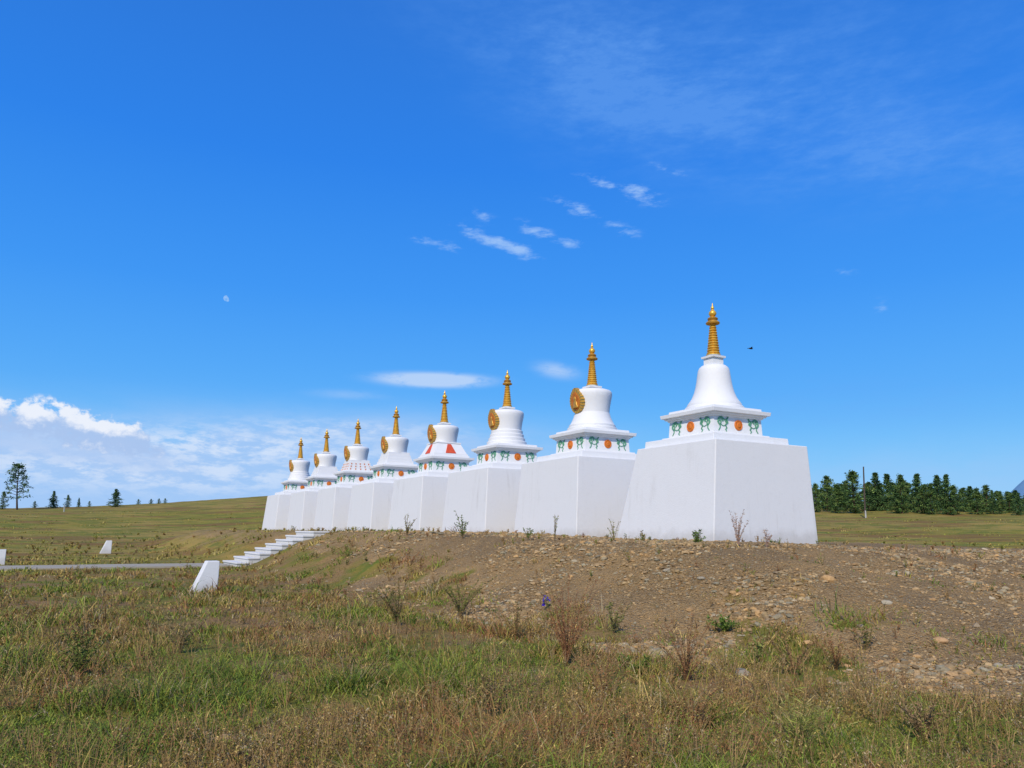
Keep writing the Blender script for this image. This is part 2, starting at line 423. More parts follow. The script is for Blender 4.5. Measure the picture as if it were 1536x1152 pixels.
def k_npanel(): return MB().prism(niche_outline(.63),.0,.055).mesh('niche_panel','amber')
def k_nfig():
    mb=MB(); mb.lathe([(.15,-.2),(.17,-.15),(.12,-.12),(.11,0),(.06,.06),(.075,.11),(.06,.17),(.02,.22)],16); mb.v=[(x*.35,y,z) for x,y,z in mb.v]; return mb.mesh('relief_figure','gold_dark',60)
info=[('bell','white stupa with a smooth bell-shaped dome, rightmost and nearest of the row'),
('lotus','white stupa with a round flared dome base, beside the bell-domed nearest stupa'),
('round','white stupa with round tiers under its dome, third from the right in the row'),
('panel','white stupa with bright red panels below its dome'),
('steps','white stupa just left of the red-panelled stupa, fourth from the far left end'),
('doors','white stupa whose tiers are dotted with small orange plates'),
('steps','small-looking white stupa second from the far left end of the row'),
('round','white stupa at the far left end of the row')]
for i,(kind,label) in enumerate(info):
    p=C1+STEP*i
    st=E('stupa',(float(p[0]),float(p[1]),1.30),ang_n-R(3.2),label,'stupa','white stupas standing in a row on the mound')
    if i==0: bb,bt=(-2.03,2.10,-2.38,2.03),(-1.86,1.74,-1.53,1.83)
    elif i==7: bb,bt=(-2.02,2.2,-2.7,2.02),(-1.77,1.85,-2.3,1.75)
    else: bb,bt=(-2.02,2.08,-2.32,2.02),(-1.79,1.83,-2.02,1.78)
    O('base_block',MB().frustum(bb,bt,-.5,2.85).mesh('base_block','white'),st,bevel=.025)
    O('plinth',cm('plinth',k_plinth),st,bevel=.012)
    th=O('throne',cm('throne',k_throne),st)
    for rz in (0,math.pi/2):
        ca,sa=math.cos(rz),math.sin(rz)
        for y_,nm,mk in ((0,'roundel',k_roundel),(-.60,'lion_relief',k_lion),(.60,'lion_relief',k_lion)):
            x_=.947; z_=3.43
            o=O(nm,cm(nm,mk),th,(x_*ca-y_*sa,x_*sa+y_*ca,z_),rz)
            if nm=='lion_relief' and y_>0: o.scale=(1,-1,1)
    O('cornice',cm('cornice',k_cornice),st,bevel=.008)
    O('upper_slab',cm('slab',k_slab),st,bevel=.01)
    if kind!='bell':
        tb=O('tier_base',cm(kind,{'lotus':k_lotus,'steps':k_steps,'round':k_round,'panel':k_panel,'doors':k_steps}[kind]),st)
        if kind in('steps','doors'):
            b=tb.modifiers.new('bevel','BEVEL'); b.width=.01; b.segments=2
        if kind=='panel':
            for rz in (0,math.pi/2): O('stair_panel',cm('rp',k_redpanel),tb,(0,0,0),rz)
        if kind=='doors':
            for rz in (0,math.pi/2):
                ca,sa=math.cos(rz),math.sin(rz)
                for q_,h in enumerate((.80,.74,.68)):
                    for e in range(-2,3):
                        y_=e*h*.4; O('door_plate',cm('door',k_door),tb,(h*ca-y_*sa-.008*ca,h*sa+y_*ca-.008*sa,Z0+.075+q_*.165),rz)
        O('dome',cm('vase',k_vase),st)
        ni=O('niche',cm('rim',k_rim),st,(.70,0,5.03)); ni.rotation_euler=(0,R(8),0)
        O('niche_panel',cm('np',k_npanel),ni); O('relief_figure',cm('nf',k_nfig),ni,(.06,0,-.02))
        O('neck_block',cm('hv',lambda:k_harmika(5.52)),st)
    else:
        O('dome',cm('bell',k_bell),st); O('neck_block',cm('hb',lambda:k_harmika(5.36)),st)
    sp_=O('spire',cm('spire',k_spire),st); O('parasol',cm('par',k_parasol),sp_); O('finial',cm('fin',k_finial),sp_)
# ---------------------------------------------------------------- grass
PAL={'green':(.14,.195,.026),'dgreen':(.082,.13,.02),'lgreen':(.23,.27,.044),'olive':(.24,.21,.038),'straw':(.47,.34,.115),'brown':(.265,.16,.054),'red':(.265,.12,.05),'grey':(.33,.265,.15)}
def pal(names,w,n):
    w=np.asarray(w,float); w=w/w.sum(-1,keepdims=True)
    cw=np.cumsum(w,-1); u=rng.random(n)[:,None]; idx=np.minimum((u>cw).sum(-1),len(names)-1)
    return np.array([PAL[k] for k in names])[idx]
def blocked(x,y):
    s,t=to_st(x,y); k=np.round(s/SL); k=np.clip(k,0,7)
    return ((abs(s-k*SL-.12)<2.35)&(abs(t)<2.2))|((s>SC-1.6)&(s<SC+1.6)&(t>4.6)&(t<10.1))|((s>SC-1.4)&(s<SC+2.0)&(t>9))
def scatter(n,r0,r1,p,gk,thr=(.36,.62),sc=1.0):
    az=np.radians(rng.uniform(-42,42,n)); u=rng.random(n)
    r=(r0**-p+u*(r1**-p-r0**-p))**(-1/p)
    x=r*np.sin(az); y=r*np.cos(az)
    g=gravel_f(x,y); dens=fbm(x/sc,y/sc,31)
    keep=(rng.random(n)>g*gk)&~blocked(x,y)&(rng.random(n)<.12+1.2*sm(thr[0],thr[1],dens))
    return x[keep],y[keep],r[keep],g[keep]
def fields(x,y):
    grn=fbm(x/1.5,y/1.5,41,4)+.14*sm(-1,-4,x)*sm(14,8,y)+.15*sm(9,6.3,y)*sm(.6,1.6,x)*sm(4.8,3.2,x)-.015
    dry=fbm(x/1.5,y/1.5,43,4)+.05*sm(-2,0,x)*sm(3.8,1.8,x)
    return sm(.45,.59,grn),sm(.48,.62,dry),grn
def make_blades():
    x,y,r,g=scatter(58000,4.4,130,.6,.96,(.36,.60),1.0)
    n=len(x); nb=10
    gw,rw,_=fields(x,y)
    w=np.stack([1.0*gw+.10,.5*gw+.04,.6*gw+.04,.6+0*gw,.38*(1-gw)*(1-.3*rw)+.05,.45*(1-gw)+.03,.6*rw*(1-.8*gw),.14+0*gw],-1)
    tc=pal(['green','dgreen','lgreen','olive','straw','brown','red','grey'],w,n)
    hs=(.035+.17*sm(.36,.76,fbm(x/.8,y/.8,47)))*rng.uniform(.5,1.4,n)
    hs*=np.where(rng.random(n)<.05,2.0,1)*(1-.45*g)*(1-.3*sm(30,60,r))
    X=np.repeat(x,nb);Yy=np.repeat(y,nb);Rr=np.repeat(r,nb);H=np.repeat(hs,nb)*rng.uniform(.4,1.2,n*nb)
    sp=np.repeat(rng.uniform(.03,.10,n),nb)+Rr*.0026
    X=X+rng.normal(0,1,n*nb)*sp; Yy=Yy+rng.normal(0,1,n*nb)*sp
    Zg=zfun(X,Yy)-.01
    N=n*nb; a=rng.uniform(0,2*np.pi,N); ln=rng.uniform(.3,1.9,N)*H; dx=np.cos(a)*ln; dy=np.sin(a)*ln
    wd=np.maximum(.0020+.0028*rng.random(N),Rr*.0005); b_=rng.uniform(0,2*np.pi,N); wx=np.cos(b_)*wd; wy=np.sin(b_)*wd
    B=np.stack([X,Yy,Zg],1)
    Wv=np.stack([wx,wy,0*wx],1)
    mid=B+np.stack([dx*.35,dy*.35,H*.65],1); tip=B+np.stack([dx,dy,H*rng.uniform(.55,1.05,N)],1)
    V=np.stack([B-Wv,B+Wv,mid-Wv*.75,mid+Wv*.75,tip],1).reshape(-1,3)
    o=(np.arange(N)*5)[:,None]
    L=np.concatenate([o+np.array([[0,1,3,2]]),o+np.array([[2,3,4]])],1).ravel()
    T=np.tile([4,3],N)
    far_=sm(22,45,r)[:,None]; tc=tc*(1-.5*far_)+.5*far_*np.array([[.34,.28,.07]])
    C=np.repeat(tc,nb,0)*rng.uniform(.65,1.4,(N,1)); C=np.repeat(C,5,0)
    return np_mesh('grass',V,L,T,'blade',C)
tag(O('grass',make_blades()),'short mixed green and dry grass covering the slope','grass',None,'stuff')
def leaf_arrays(P,D,L,W):
    up=rng.normal(0,1,P.shape); S=np.cross(D,up); S/=np.linalg.norm(S,axis=1,keepdims=True)+1e-9
    m_=P+D*(L*.5)[:,None]
    return np.stack([P,m_+S*(W*.5)[:,None],P+D*L[:,None],m_-S*(W*.5)[:,None]],1).reshape(-1,3)
def make_weeds():
    x,y,r,g=scatter(9500,4.6,80,.6,.85,(.36,.6),1.3)
    n=len(x); nl=60
    gw,rw,_=fields(x,y)
    w=np.stack([.8*gw+.04,.5*gw+.03,.35+0*rw,.8*rw*(1-.7*gw)+.03,.42*(1-gw)+.05,.22+0*rw,.22*(1-gw)+.05,.4*gw],-1)
    tc=pal(['green','dgreen','olive','red','brown','grey','straw','lgreen'],w,n)
    h=rng.uniform(.07,.33,n)*(1-.35*g)*(1-.2*sm(28,55,r))
    nst=5
    ax=rng.uniform(0,2*np.pi,(n,nst)); tl=rng.uniform(.05,.7,(n,nst))
    SD=np.stack([np.cos(ax)*np.sin(tl),np.sin(ax)*np.sin(tl),np.cos(tl)],-1)
    base=np.stack([x,y,zfun(x,y)-.01],1)
    k=rng.integers(0,nst,(n,nl)); u=rng.uniform(.1,1.02,(n,nl))
    sd=SD[np.arange(n)[:,None],k]
    P=base[:,None,:]+sd*(u*h[:,None]*rng.uniform(.75,1.1,(n,nl)))[...,None]
    D=rng.normal(0,1,(n,nl,3)); D[...,2]=abs(D[...,2])*.6+.35; D/=np.linalg.norm(D,axis=-1,keepdims=True)
    sc=np.maximum(1,r/11)[:,None]
    L=(rng.uniform(.010,.028,(n,nl))*sc); W=L*rng.uniform(.2,.42,(n,nl))
    V1=leaf_arrays(P.reshape(-1,3),D.reshape(-1,3),L.ravel(),W.ravel())
    far_=sm(22,45,r)[:,None]; tc=tc*(1-.45*far_)+.45*far_*np.array([[.30,.24,.065]])
    C1_=np.repeat((tc[:,None,:]*rng.uniform(.6,1.5,(n,nl,1))).reshape(-1,3),4,0)
    B2=np.repeat(base[:,None,:],nst,1).reshape(-1,3); hl=np.repeat(h[:,None],nst,1).ravel()
    V2=leaf_arrays(B2,SD.reshape(-1,3),hl*1.05,np.maximum(.005,np.repeat(r,nst)*.0008))
    C2=np.repeat(np.repeat(np.array([[.28,.18,.08]]),n*nst,0)*rng.uniform(.7,1.4,(n*nst,1)),4,0)
    V=np.vstack([V1,V2]); C=np.vstack([C1_,C2]); N=len(V)//4
    return np_mesh('steppe_weeds',V,np.arange(N*4),np.full(N,4),'leaf',C)
tag(O('steppe_weeds',make_weeds()),'low brown, reddish and green weeds growing all through the grass','weeds',None,'stuff')
# ---------------------------------------------------------------- gravel
def ico():
    p=(1+5**.5)/2
    v=np.array([(-1,p,0),(1,p,0),(-1,-p,0),(1,-p,0),(0,-1,p),(0,1,p),(0,-1,-p),(0,1,-p),(p,0,-1),(p,0,1),(-p,0,-1),(-p,0,1)],float)
    v/=np.linalg.norm(v[0])
    f=np.array([(0,11,5),(0,5,1),(0,1,7),(0,7,10),(0,10,11),(1,5,9),(5,11,4),(11,10,2),(10,7,6),(7,1,8),(3,9,4),(3,4,2),(3,2,6),(3,6,8),(3,8,9),(4,9,5),(2,4,11),(6,2,10),(8,6,7),(9,8,1)])
    return v,f
STC=np.array([(.36,.245,.12),(.43,.30,.145),(.28,.19,.095),(.33,.27,.165),(.28,.24,.15),(.47,.29,.12),(.40,.25,.11),(.46,.37,.23)])
def make_gravel():
    n0=170000
    az=np.radians(rng.uniform(-18,42,n0)); u=rng.random(n0); p=.45
    r=(5.5**-p+u*(34**-p-5.5**-p))**(-1/p); x=r*np.sin(az); y=r*np.cos(az)
    g=gravel_f(x,y); cl=fbm(x/1.3,y/1.3,71)
    keep=(rng.random(n0)<g*(.35+1.2*sm(.36,.62,cl)))&~blocked(x,y)
    x,y,r,cl=x[keep],y[keep],r[keep],cl[keep]; n=len(x)
    size=np.clip(np.exp(rng.normal(math.log(.0142),.54,n)),.006,.055)*(.7+.65*sm(.42,.66,cl))*np.maximum(1,r/16)
    v,f=ico()
    rad=rng.uniform(.65,1.25,(n,12,1)); P=v[None]*rad
    P[...,0]*=rng.uniform(.8,1.5,(n,1)); P[...,2]*=rng.uniform(.45,.85,(n,1))
    a=rng.uniform(0,2*np.pi,n); ca,sa=np.cos(a)[:,None],np.sin(a)[:,None]
    Px=P[...,0]*ca-P[...,1]*sa; Py=P[...,0]*sa+P[...,1]*ca
    P=np.stack([Px,Py,P[...,2]],-1)*size[:,None,None]
    P+=np.stack([x,y,zfun(x,y)+size*.15],1)[:,None,:]
    C=STC[rng.choice(8,n,p=[.24,.20,.18,.13,.09,.06,.08,.02])]*rng.uniform(.6,1.2,(n,1))
    L=(np.arange(n)[:,None,None]*12+f[None]).ravel()
    return np_mesh('gravel',P.reshape(-1,3),L,np.full(n*20,3),'stone',np.repeat(C,12,0))
tag(O('gravel',make_gravel()),'loose brown and grey gravel covering the bank','gravel',None,'stuff')
def rock(px,py,wpx,c,label,group=None):
    p=ground_at(px,py)
    if p is None: return
    s=wpx/1157*p.y/2
    import bmesh
    bm=bmesh.new(); bmesh.ops.create_icosphere(bm,subdivisions=2,radius=1)
    sx,sy,sz=random.uniform(.9,1.15),random.uniform(.6,.9),random.uniform(.45,.7)
    pl=[(Vector((random.gauss(0,1),random.gauss(0,1),random.gauss(0,1))).normalized(),random.uniform(.62,.9)) for _ in range(9)]
    for v in bm.verts:
        for nn,dd in pl:
            e=v.co.dot(nn)-dd
            if e>0: v.co-=nn*e
        v.co=Vector((v.co.x*sx*s,v.co.y*sy*s,v.co.z*sz*s))
    me=bpy.data.meshes.new('rock'); bm.to_mesh(me); bm.free(); me.materials.append(M['stone'])
    a=me.attributes.new('Col','FLOAT_COLOR','POINT'); k=random.uniform(.85,1.15)
    a.data.foreach_set('color',np.tile(np.array([c[0]*k,c[1]*k,c[2]*k,1],np.float32),len(me.vertices)))
    tag(O('rock',me,None,(p.x,p.y,p.z+s*.08),random.uniform(-.5,.5)),label,'stone',group)
tan=(.46,.285,.125); gre_=(.33,.285,.20); pale=(.53,.45,.33)
rock(1241,871,26,tan,'orange tan stone high on the gravel bank below the nearest stupa')
rock(1410,962,22,(.5,.31,.15),'tan upright stone on the gravel bank near the right edge')
rock(1423,1019,20,tan,'small orange stone low on the right side of the bank')
rock(1183,920,16,pale,'pale stone halfway down the gravel bank')
rock(1212,966,18,tan,'tan stone above the grassy foot of the bank')
rock(567,1122,24,pale,'pale rounded stone lying in the grass at bottom centre')
rock(338,1112,32,(.4,.27,.15),'brownish flat stone half hidden in the grass at lower left')
rock(1112,1012,30,gre_,'flat grey stone at the grassy foot of the bank')
rock(1052,868,13,gre_,'small grey stone high on the bank below the front corner of the nearest stupa')
for px,py,w in ((1000,857,14),(1152,930,11),(1330,905,15),(1375,985,14),(1465,940,15),(1498,1000,17),(1290,940,13),(1100,890,12),(940,870,11),(1450,870,12),(1360,860,12),(1270,1000,14),(1520,915,15),(1205,900,12),(880,905,11),(1035,915,12),(1320,1010,15),(1510,1060,18),(1400,900,12),(1165,860,11)):
    rock(px,py,w,random.choice([tan,gre_,(.38,.27,.145),(.31,.235,.145)]),'larger angular stone among the gravel of the bank','larger stones lying on the gravel bank')
# ---------------------------------------------------------------- individual weeds
def plant(name,px,py,hpx,wpx,cols,label,ns=9,nl=130,leaf=.05,stemc=(.20,.14,.07),flower=None,asp=.35,group=None):
    p=ground_at(px,py)
    if p is None: return
    k=p.y/1157; h=hpx*k*1.15; w=wpx*k/2
    root=E(name,(p.x,p.y,p.z-.02),0,label,'plant',group)
    sb=MB(); Pl=[];Dl=[]; tips=[]
    for q_ in range(ns):
        a=random.uniform(0,6.28); e=random.uniform(.15,1)*w; hh=h*random.uniform(.5,1.0)
        pts=[Vector((math.cos(a)*e*u*(.4+.6*u),math.sin(a)*e*u*(.4+.6*u),hh*u)) for u in (0,.35,.7,1)]
        rr=max(.003,k*.4)
        sb.tube(pts,[rr,rr*.85,rr*.7,rr*.4],4); tips.append(pts[-1])
        for z_ in range(nl//ns):
            u=random.uniform(.12,1)**.8; i_=min(int(u*3),2); f_=u*3-i_
            Pl.append(pts[i_].lerp(pts[i_+1],f_)); Dl.append(Vector((random.gauss(0,1),random.gauss(0,1),abs(random.gauss(0,.7))+.2)).normalized())
    me=sb.mesh('stem','leaf',None,True); me.attributes['Col'].data.foreach_set('color',np.tile(np.array(tuple(stemc)+(1,),np.float32),len(me.vertices)))
    O('stem',me,root)
    n=len(Pl); L=rng.uniform(.6,1.3,n)*max(leaf,k*3.2); V=leaf_arrays(np.array(Pl),np.array(Dl),L,L*asp)
    C=np.array(cols)[rng.integers(0,len(cols),n)]*rng.uniform(.7,1.4,(n,1))
    O('leaves',np_mesh('leaves',V,np.arange(n*4),np.full(n,4),'leaf',np.repeat(C,4,0)),root)
    if flower:
        fp=[];fd=[]
        for tpt in tips:
            for q_ in range(14):
                fp.append(tpt+Vector((random.gauss(0,.008),random.gauss(0,.008),random.uniform(-.10,.02)))); fd.append(Vector((random.gauss(0,1),random.gauss(0,1),random.gauss(0,.5))).normalized())
        n=len(fp); L=np.full(n,.035); V=leaf_arrays(np.array(fp),np.array(fd),L,L*.9)
        O('flower',np_mesh('flower',V,np.arange(n*4),np.full(n,4),'leaf',np.tile(np.array([flower]),(n*4,1))),root)
    return root
gA=[(.10,.17,.028),(.06,.115,.02),(.15,.21,.04)]; gB=[(.18,.21,.05),(.24,.22,.065)]; pk=[(.34,.20,.13),(.27,.15,.10),(.4,.30,.2)]; rd=[(.26,.115,.05),(.20,.09,.042),(.31,.165,.07)]; bg=[(.19,.16,.047),(.23,.145,.057),(.115,.14,.032)]
plant('weed_plant',694,808,38,38,gA,'bushy green weed in front of the fourth stupa from the right',10,300,.06)
plant('weed_plant',610,804,32,34,gB,'thin olive weed at the foot of the fifth stupa from the right',7,120)
plant('weed_plant',792,810,18,22,gA,'small green tuft at the foot of the third stupa from the right',6,120)
plant('weed_plant',832,812,36,18,gB,'thin upright weed in front of the second stupa from the right',4,70)
plant('weed_plant',921,812,30,26,gB,'spindly olive weed between the two nearest stupas',6,100)
plant('weed_plant',965,813,18,18,bg,'tiny brown weed at the left foot of the nearest stupa',5,80)
plant('weed_plant',1045,817,20,30,gA,'low dark green clump against the front face of the nearest stupa',10,240,.06)
plant('weed_plant',1107,820,50,42,pk,'pale pinkish twiggy weed in front of the corner of the nearest stupa',13,260,.04,(.36,.24,.18))
plant('weed_plant',1150,821,26,28,pk,'small pinkish weed right of the taller twiggy weed by the nearest stupa',8,130,.04,(.36,.24,.18))
plant('flowering_plant',823,914,20,16,gA,'little plant with deep violet-blue flowers on the gravel bank',4,40,.04,(.11,.14,.04),(.07,.035,.48))
plant('weed_plant',850,996,112,130,rd,'tall reddish-brown dry weed at the foot of the bank below the violet flowers',34,1900,.03,(.25,.115,.055),None,.3)
plant('weed_plant',1030,1022,92,120,rd+[(.31,.19,.085)],'reddish feathery weed at the foot of the bank, right of centre',30,1500,.028,(.26,.14,.065),None,.3)
plant('weed_plant',1040,1098,80,160,rd+[(.31,.21,.09),(.23,.18,.055)],'loose reddish weed clump in the grass below the feathery weed',30,1200,.024,(.26,.15,.065),None,.3)
plant('weed_plant',905,1050,66,130,rd+[(.27,.18,.07)],'rusty weed clump in the grass below the tall reddish weed',26,1100,.024,(.26,.15,.065),None,.3)
plant('weed_plant',1255,1005,48,80,rd+[(.27,.18,.07)],'rusty low shrub at the bank foot, right of the wide brown bush',18,700,.028,(.26,.15,.065),None,.3)
plant('weed_plant',775,960,54,80,[(.24,.145,.055),(.28,.18,.075),(.17,.155,.042)],'brown shrubby weed at the foot of the bank, left of the tall reddish weed',18,800,.03,(.26,.155,.065))
plant('weed_plant',1087,948,22,62,gA,'low spreading green shrub on the gravel bank',16,520,.055)
plant('weed_plant',966,1012,26,36,gA,'dark green clump left of the reddish feathery weed',9,220,.05)
plant('weed_plant',936,1002,20,28,gA,'small dark green clump just right of the tall reddish weed',7,150,.05)
plant('weed_plant',1190,1012,52,90,[(.27,.16,.07),(.21,.13,.055)],'wide brown dry bush at the lower edge of the gravel',16,700,.032,(.24,.15,.07))
plant('weed_plant',596,938,66,100,bg,'bushy brown-green weed in the grass left of the gravel bank',22,1200,.035)
plant('weed_plant',690,925,54,120,[(.14,.175,.034),(.2,.18,.05)],'broad green weed patch at the left foot of the gravel bank',22,1100,.04)
plant('weed_plant',1138,1000,44,36,[(.18,.22,.045),(.22,.23,.065)],'upright light green weed growing out of the gravel',9,260,.05)
plant('weed_plant',1300,975,36,54,bg,'sparse olive weed on the right part of the bank',10,240,.04)
plant('weed_plant',920,950,40,56,[(.19,.18,.055),(.14,.16,.04)],'olive weed growing on the gravel above the small dark green clump',11,320,.045)
plant('weed_plant',120,1015,70,96,[(.10,.15,.026),(.17,.17,.04)],'dark green weed clump in the grass at far lower left',18,900,.04)
plant('weed_plant',270,980,66,96,[(.28,.21,.11),(.22,.17,.07)],'greyish brown weed clump in the grass at left',18,900,.035)
plant('weed_plant',740,1075,62,130,[(.25,.15,.058),(.28,.18,.085),(.15,.15,.04)],'brown weed clump in the foreground at bottom centre',22,1100,.028)
plant('weed_plant',1385,1110,60,90,[(.22,.15,.07),(.27,.17,.08)],'brown dry weed in the grass at the lower right',18,800,.03)
plant('weed_plant',1195,1125,80,150,[(.22,.24,.05),(.30,.27,.08),(.17,.20,.04),(.36,.28,.10)],'tall yellow-green grassy clump at the bottom right of centre',34,420,.10,(.26,.23,.07),None,.06)
# ---------------------------------------------------------------- trees
NG=np.array([(.050,.105,.034),(.072,.135,.042),(.034,.076,.030),(.105,.165,.050)])
def crown_mesh(cl,size,n_per,cols=NG):
    cl=np.array(cl); n=len(cl)
    P=np.repeat(cl[:,:3],n_per,0)+rng.normal(0,1,(n*n_per,3))*np.repeat(cl[:,3:4],n_per,0)*np.array([.5,.5,.32])
    D=rng.normal(0,1,P.shape); D/=np.linalg.norm(D,axis=1,keepdims=True)
    L=rng.uniform(.6,1.3,len(P))*size; V=leaf_arrays(P,D,L,L*.5)
    C=np.repeat(cols[rng.integers(0,len(cols),n)],n_per,0)*rng.uniform(.7,1.35,(len(P),1))
    N=len(P); return np_mesh('crown',V,np.arange(N*4),np.full(N,4),'needle',np.repeat(C,4,0))
def tree_proto(kind,loc,label,group,h=10):
    root=E({'pine':'pine_tree','cone':'conifer_tree','round':'bushy_tree'}[kind],loc,0,label,'tree',group)
    tb=MB(); cl=[]; bend=random.uniform(-.3,.3)
    def tx(u): return Vector((bend*math.sin(u*2.4),bend*.5*math.sin(u*3),h*u))
    tb.tube([tx(u) for u in (-.02,.25,.5,.75,1)],[.022*h,.017*h,.013*h,.008*h,.002*h],8)
    if kind=='pine':
        lv=[.26,.34,.40,.46,.53,.60,.64,.70,.76,.82,.87,.93,.98]; wf=lambda u:.30*h*(1-.70*((u-.26)/.74)**1.3)*random.uniform(.4,1.15); nb=(2,5)
    elif kind=='cone':
        lv=np.linspace(.05,.97,15); wf=lambda u:.24*h*(1-u)**.85*random.uniform(.4,1.45)+.010*h; nb=(3,6)
    else:
        lv=np.linspace(.05,.98,12); wf=lambda u:.25*h*(math.sin(math.pi*min(1,.25+u*.72))**.9)*random.uniform(.35,1.4)*(1 if u<.65 else .65); nb=(3,6)
    for u in lv:
        a0=random.uniform(0,6.28); m_=random.randint(*nb)
        for q_ in range(m_):
            a=a0+6.28*q_/m_+random.uniform(-.5,.5); L=wf(u); b0=tx(u)
            rise={'pine':.25,'cone':-.05,'round':.30}[kind]*L
            e=b0+Vector((math.cos(a)*L,math.sin(a)*L,rise))
            tb.tube([b0,b0.lerp(e,.55)+Vector((0,0,.03*L)),e],[.006*h,.004*h,.0015*h],4)
            st_=(.6,.85,1.0) if kind=='pine' else (.3,.6,.85,1.0)
            for w_ in st_:
                c=b0.lerp(e,w_); cs=min(1.0,.35+2.2*(1-u)) if kind=='cone' else 1.0
                cl.append((c.x,c.y,c.z+random.uniform(-.02,.03)*h,.05*h*cs*random.uniform(.6,1.1)))
    cl.append((*tx(.985),.012*h)); cl.append((*tx(1.0),.008*h))
    O('trunk',tb.mesh('trunk','bark',60),root)
    O('crown',crown_mesh(cl,.042*h,{'pine':10,'cone':12,'round':13}[kind],NG if kind!='round' else NG*np.array([1.35,1.2,1.0])),root)
    return root
protos={}
def place_tree(kind,var,px,topy,r,label,group=None,wid=1.0):
    d=ray(px,760); az=math.atan2(d.x,d.y); x,y=r*math.sin(az),r*math.cos(az); z=z1(x,y)
    topz=at(px,topy,y).z; h=max(topz-z,1.0); key=(kind,var); loc=(x,y,z-.1)
    s=(h+.1)/10; sc=(s*wid,s*wid,s)
    if key not in protos:
        protos[key]=tree_proto(kind,loc,label,group); protos[key].scale=sc; return
    dup(protos[key],loc,random.uniform(0,6.28),sc,label,group)
ords=['first','second','third','fourth','fifth','sixth','seventh','eighth','ninth','tenth','eleventh','twelfth','thirteenth','fourteenth','fifteenth','sixteenth','seventeenth','eighteenth','nineteenth','twentieth','twenty-first','twenty-second','twenty-third','twenty-fourth','twenty-fifth','twenty-sixth']
row=[(1225,727,'round'),(1241,716,'round'),(1256,731,'round'),(1270,722,'cone'),(1282,709,'round'),(1304,724,'cone'),(1314,710,'cone'),(1321,726,'round'),(1332,712,'cone'),(1345,731,'round'),(1353,714,'round'),(1361,729,'cone'),(1377,712,'cone'),(1384,734,'round'),(1396,727,'round'),(1407,714,'cone'),(1421,713,'cone'),(1430,730,'round'),(1443,735,'round'),(1455,730,'cone'),(1466,734,'round'),(1479,729,'round'),(1489,736,'cone'),(1501,738,'round'),(1514,741,'round'),(1527,742,'cone'),(1541,741,'round')]
left=[q_ for q_ in row if q_[0]<1296][::-1]; right=[q_ for q_ in row if q_[0]>1296]
for side,lst in (('left',left),('right',right)):
    for k,(px,ty,kd) in enumerate(lst):
        nm={'round':'bushy green tree','cone':'pointed green conifer'}[kd]
        place_tree(kd,k%4,px,ty,148+random.uniform(-8,10),'%s on the ridge, %s tree to the %s of the utility pole'%(nm,ords[k],side),'trees along the right-hand ridge',(1.2 if kd=='cone' else 1.3)*random.uniform(.75,1.3))
for k in range(46):
    px=1219+k*7.3+random.uniform(-3,3); env=np.interp(px,[1220,1290,1320,1400,1440,1500,1536],[742,736,734,738,744,749,750])
    place_tree(('cone','round','round')[k%3],k%4,px,env+random.uniform(-15,10),172+random.uniform(-6,8),'dark tree in the rank behind the front trees of the right-hand ridge','trees behind the front rank of the right-hand ridge',1.8*random.uniform(.75,1.25))
place_tree('pine',0,26,698,150,'tall open-crowned pine standing alone at the far left',None,1.0)
place_tree('round',0,4,738,152,'low bushy tree cut by the left edge, beside the tall pine')
place_tree('round',2,52,752,158,'low shrub between the tall left pine and the dark conifer','small trees on the left horizon',1.4)
place_tree('cone',1,80,737,155,'dark conifer first to the right of the tall left pine','small trees on the left horizon',1.2)
place_tree('round',1,101,743,157,'rounded tree just right of the dark conifer on the left horizon','small trees on the left horizon')
place_tree('cone',2,118,747,160,'thin small conifer between the rounded tree and the lone cone-shaped conifer','small trees on the left horizon',.9)
place_tree('round',2,134,753,160,'tiny bush-like tree on the left horizon, left of the cone-shaped conifer','small trees on the left horizon',1.3)
place_tree('cone',0,173,734,150,'cone-shaped young conifer standing alone on the left horizon',None,1.6)
for k,(px,ty) in enumerate(((207,755),(226,751),(238,749),(247,750))):
    place_tree('round',k%3,px,ty,172,'%s of four tiny shrubs on the ridge right of the cone-shaped conifer'%ords[k],'tiny shrubs on the left ridge',1.5)
# utility pole
pp=ground_at(1298,777) or at(1298,777,120)
tz=at(1296,700,pp.y).z-pp.z
pole=E('utility_pole',pp,0,'dark wooden utility pole with a pale lower end in front of the right-hand trees','pole')
O('pole_shaft',MB().tube([(0,0,.7),(0,0,tz*.6),(0.02,0,tz)],[.13,.11,.09],10).mesh('pole_shaft','wood',50),pole)
O('pole_footing',MB().tube([(0.02,-.14,-.3),(0.0,-.12,1.1)],[.12,.11],8).mesh('pole_footing','grey',50),pole)
p=ground_at(96,768) or at(96,766,120)
tag(O('marker_post',MB().tube([(0,0,-.2),(0,0,1.0)],[.08,.07],8).mesh('marker_post','grey',50),None,p),'thin pale post among the small trees on the left horizon','post')
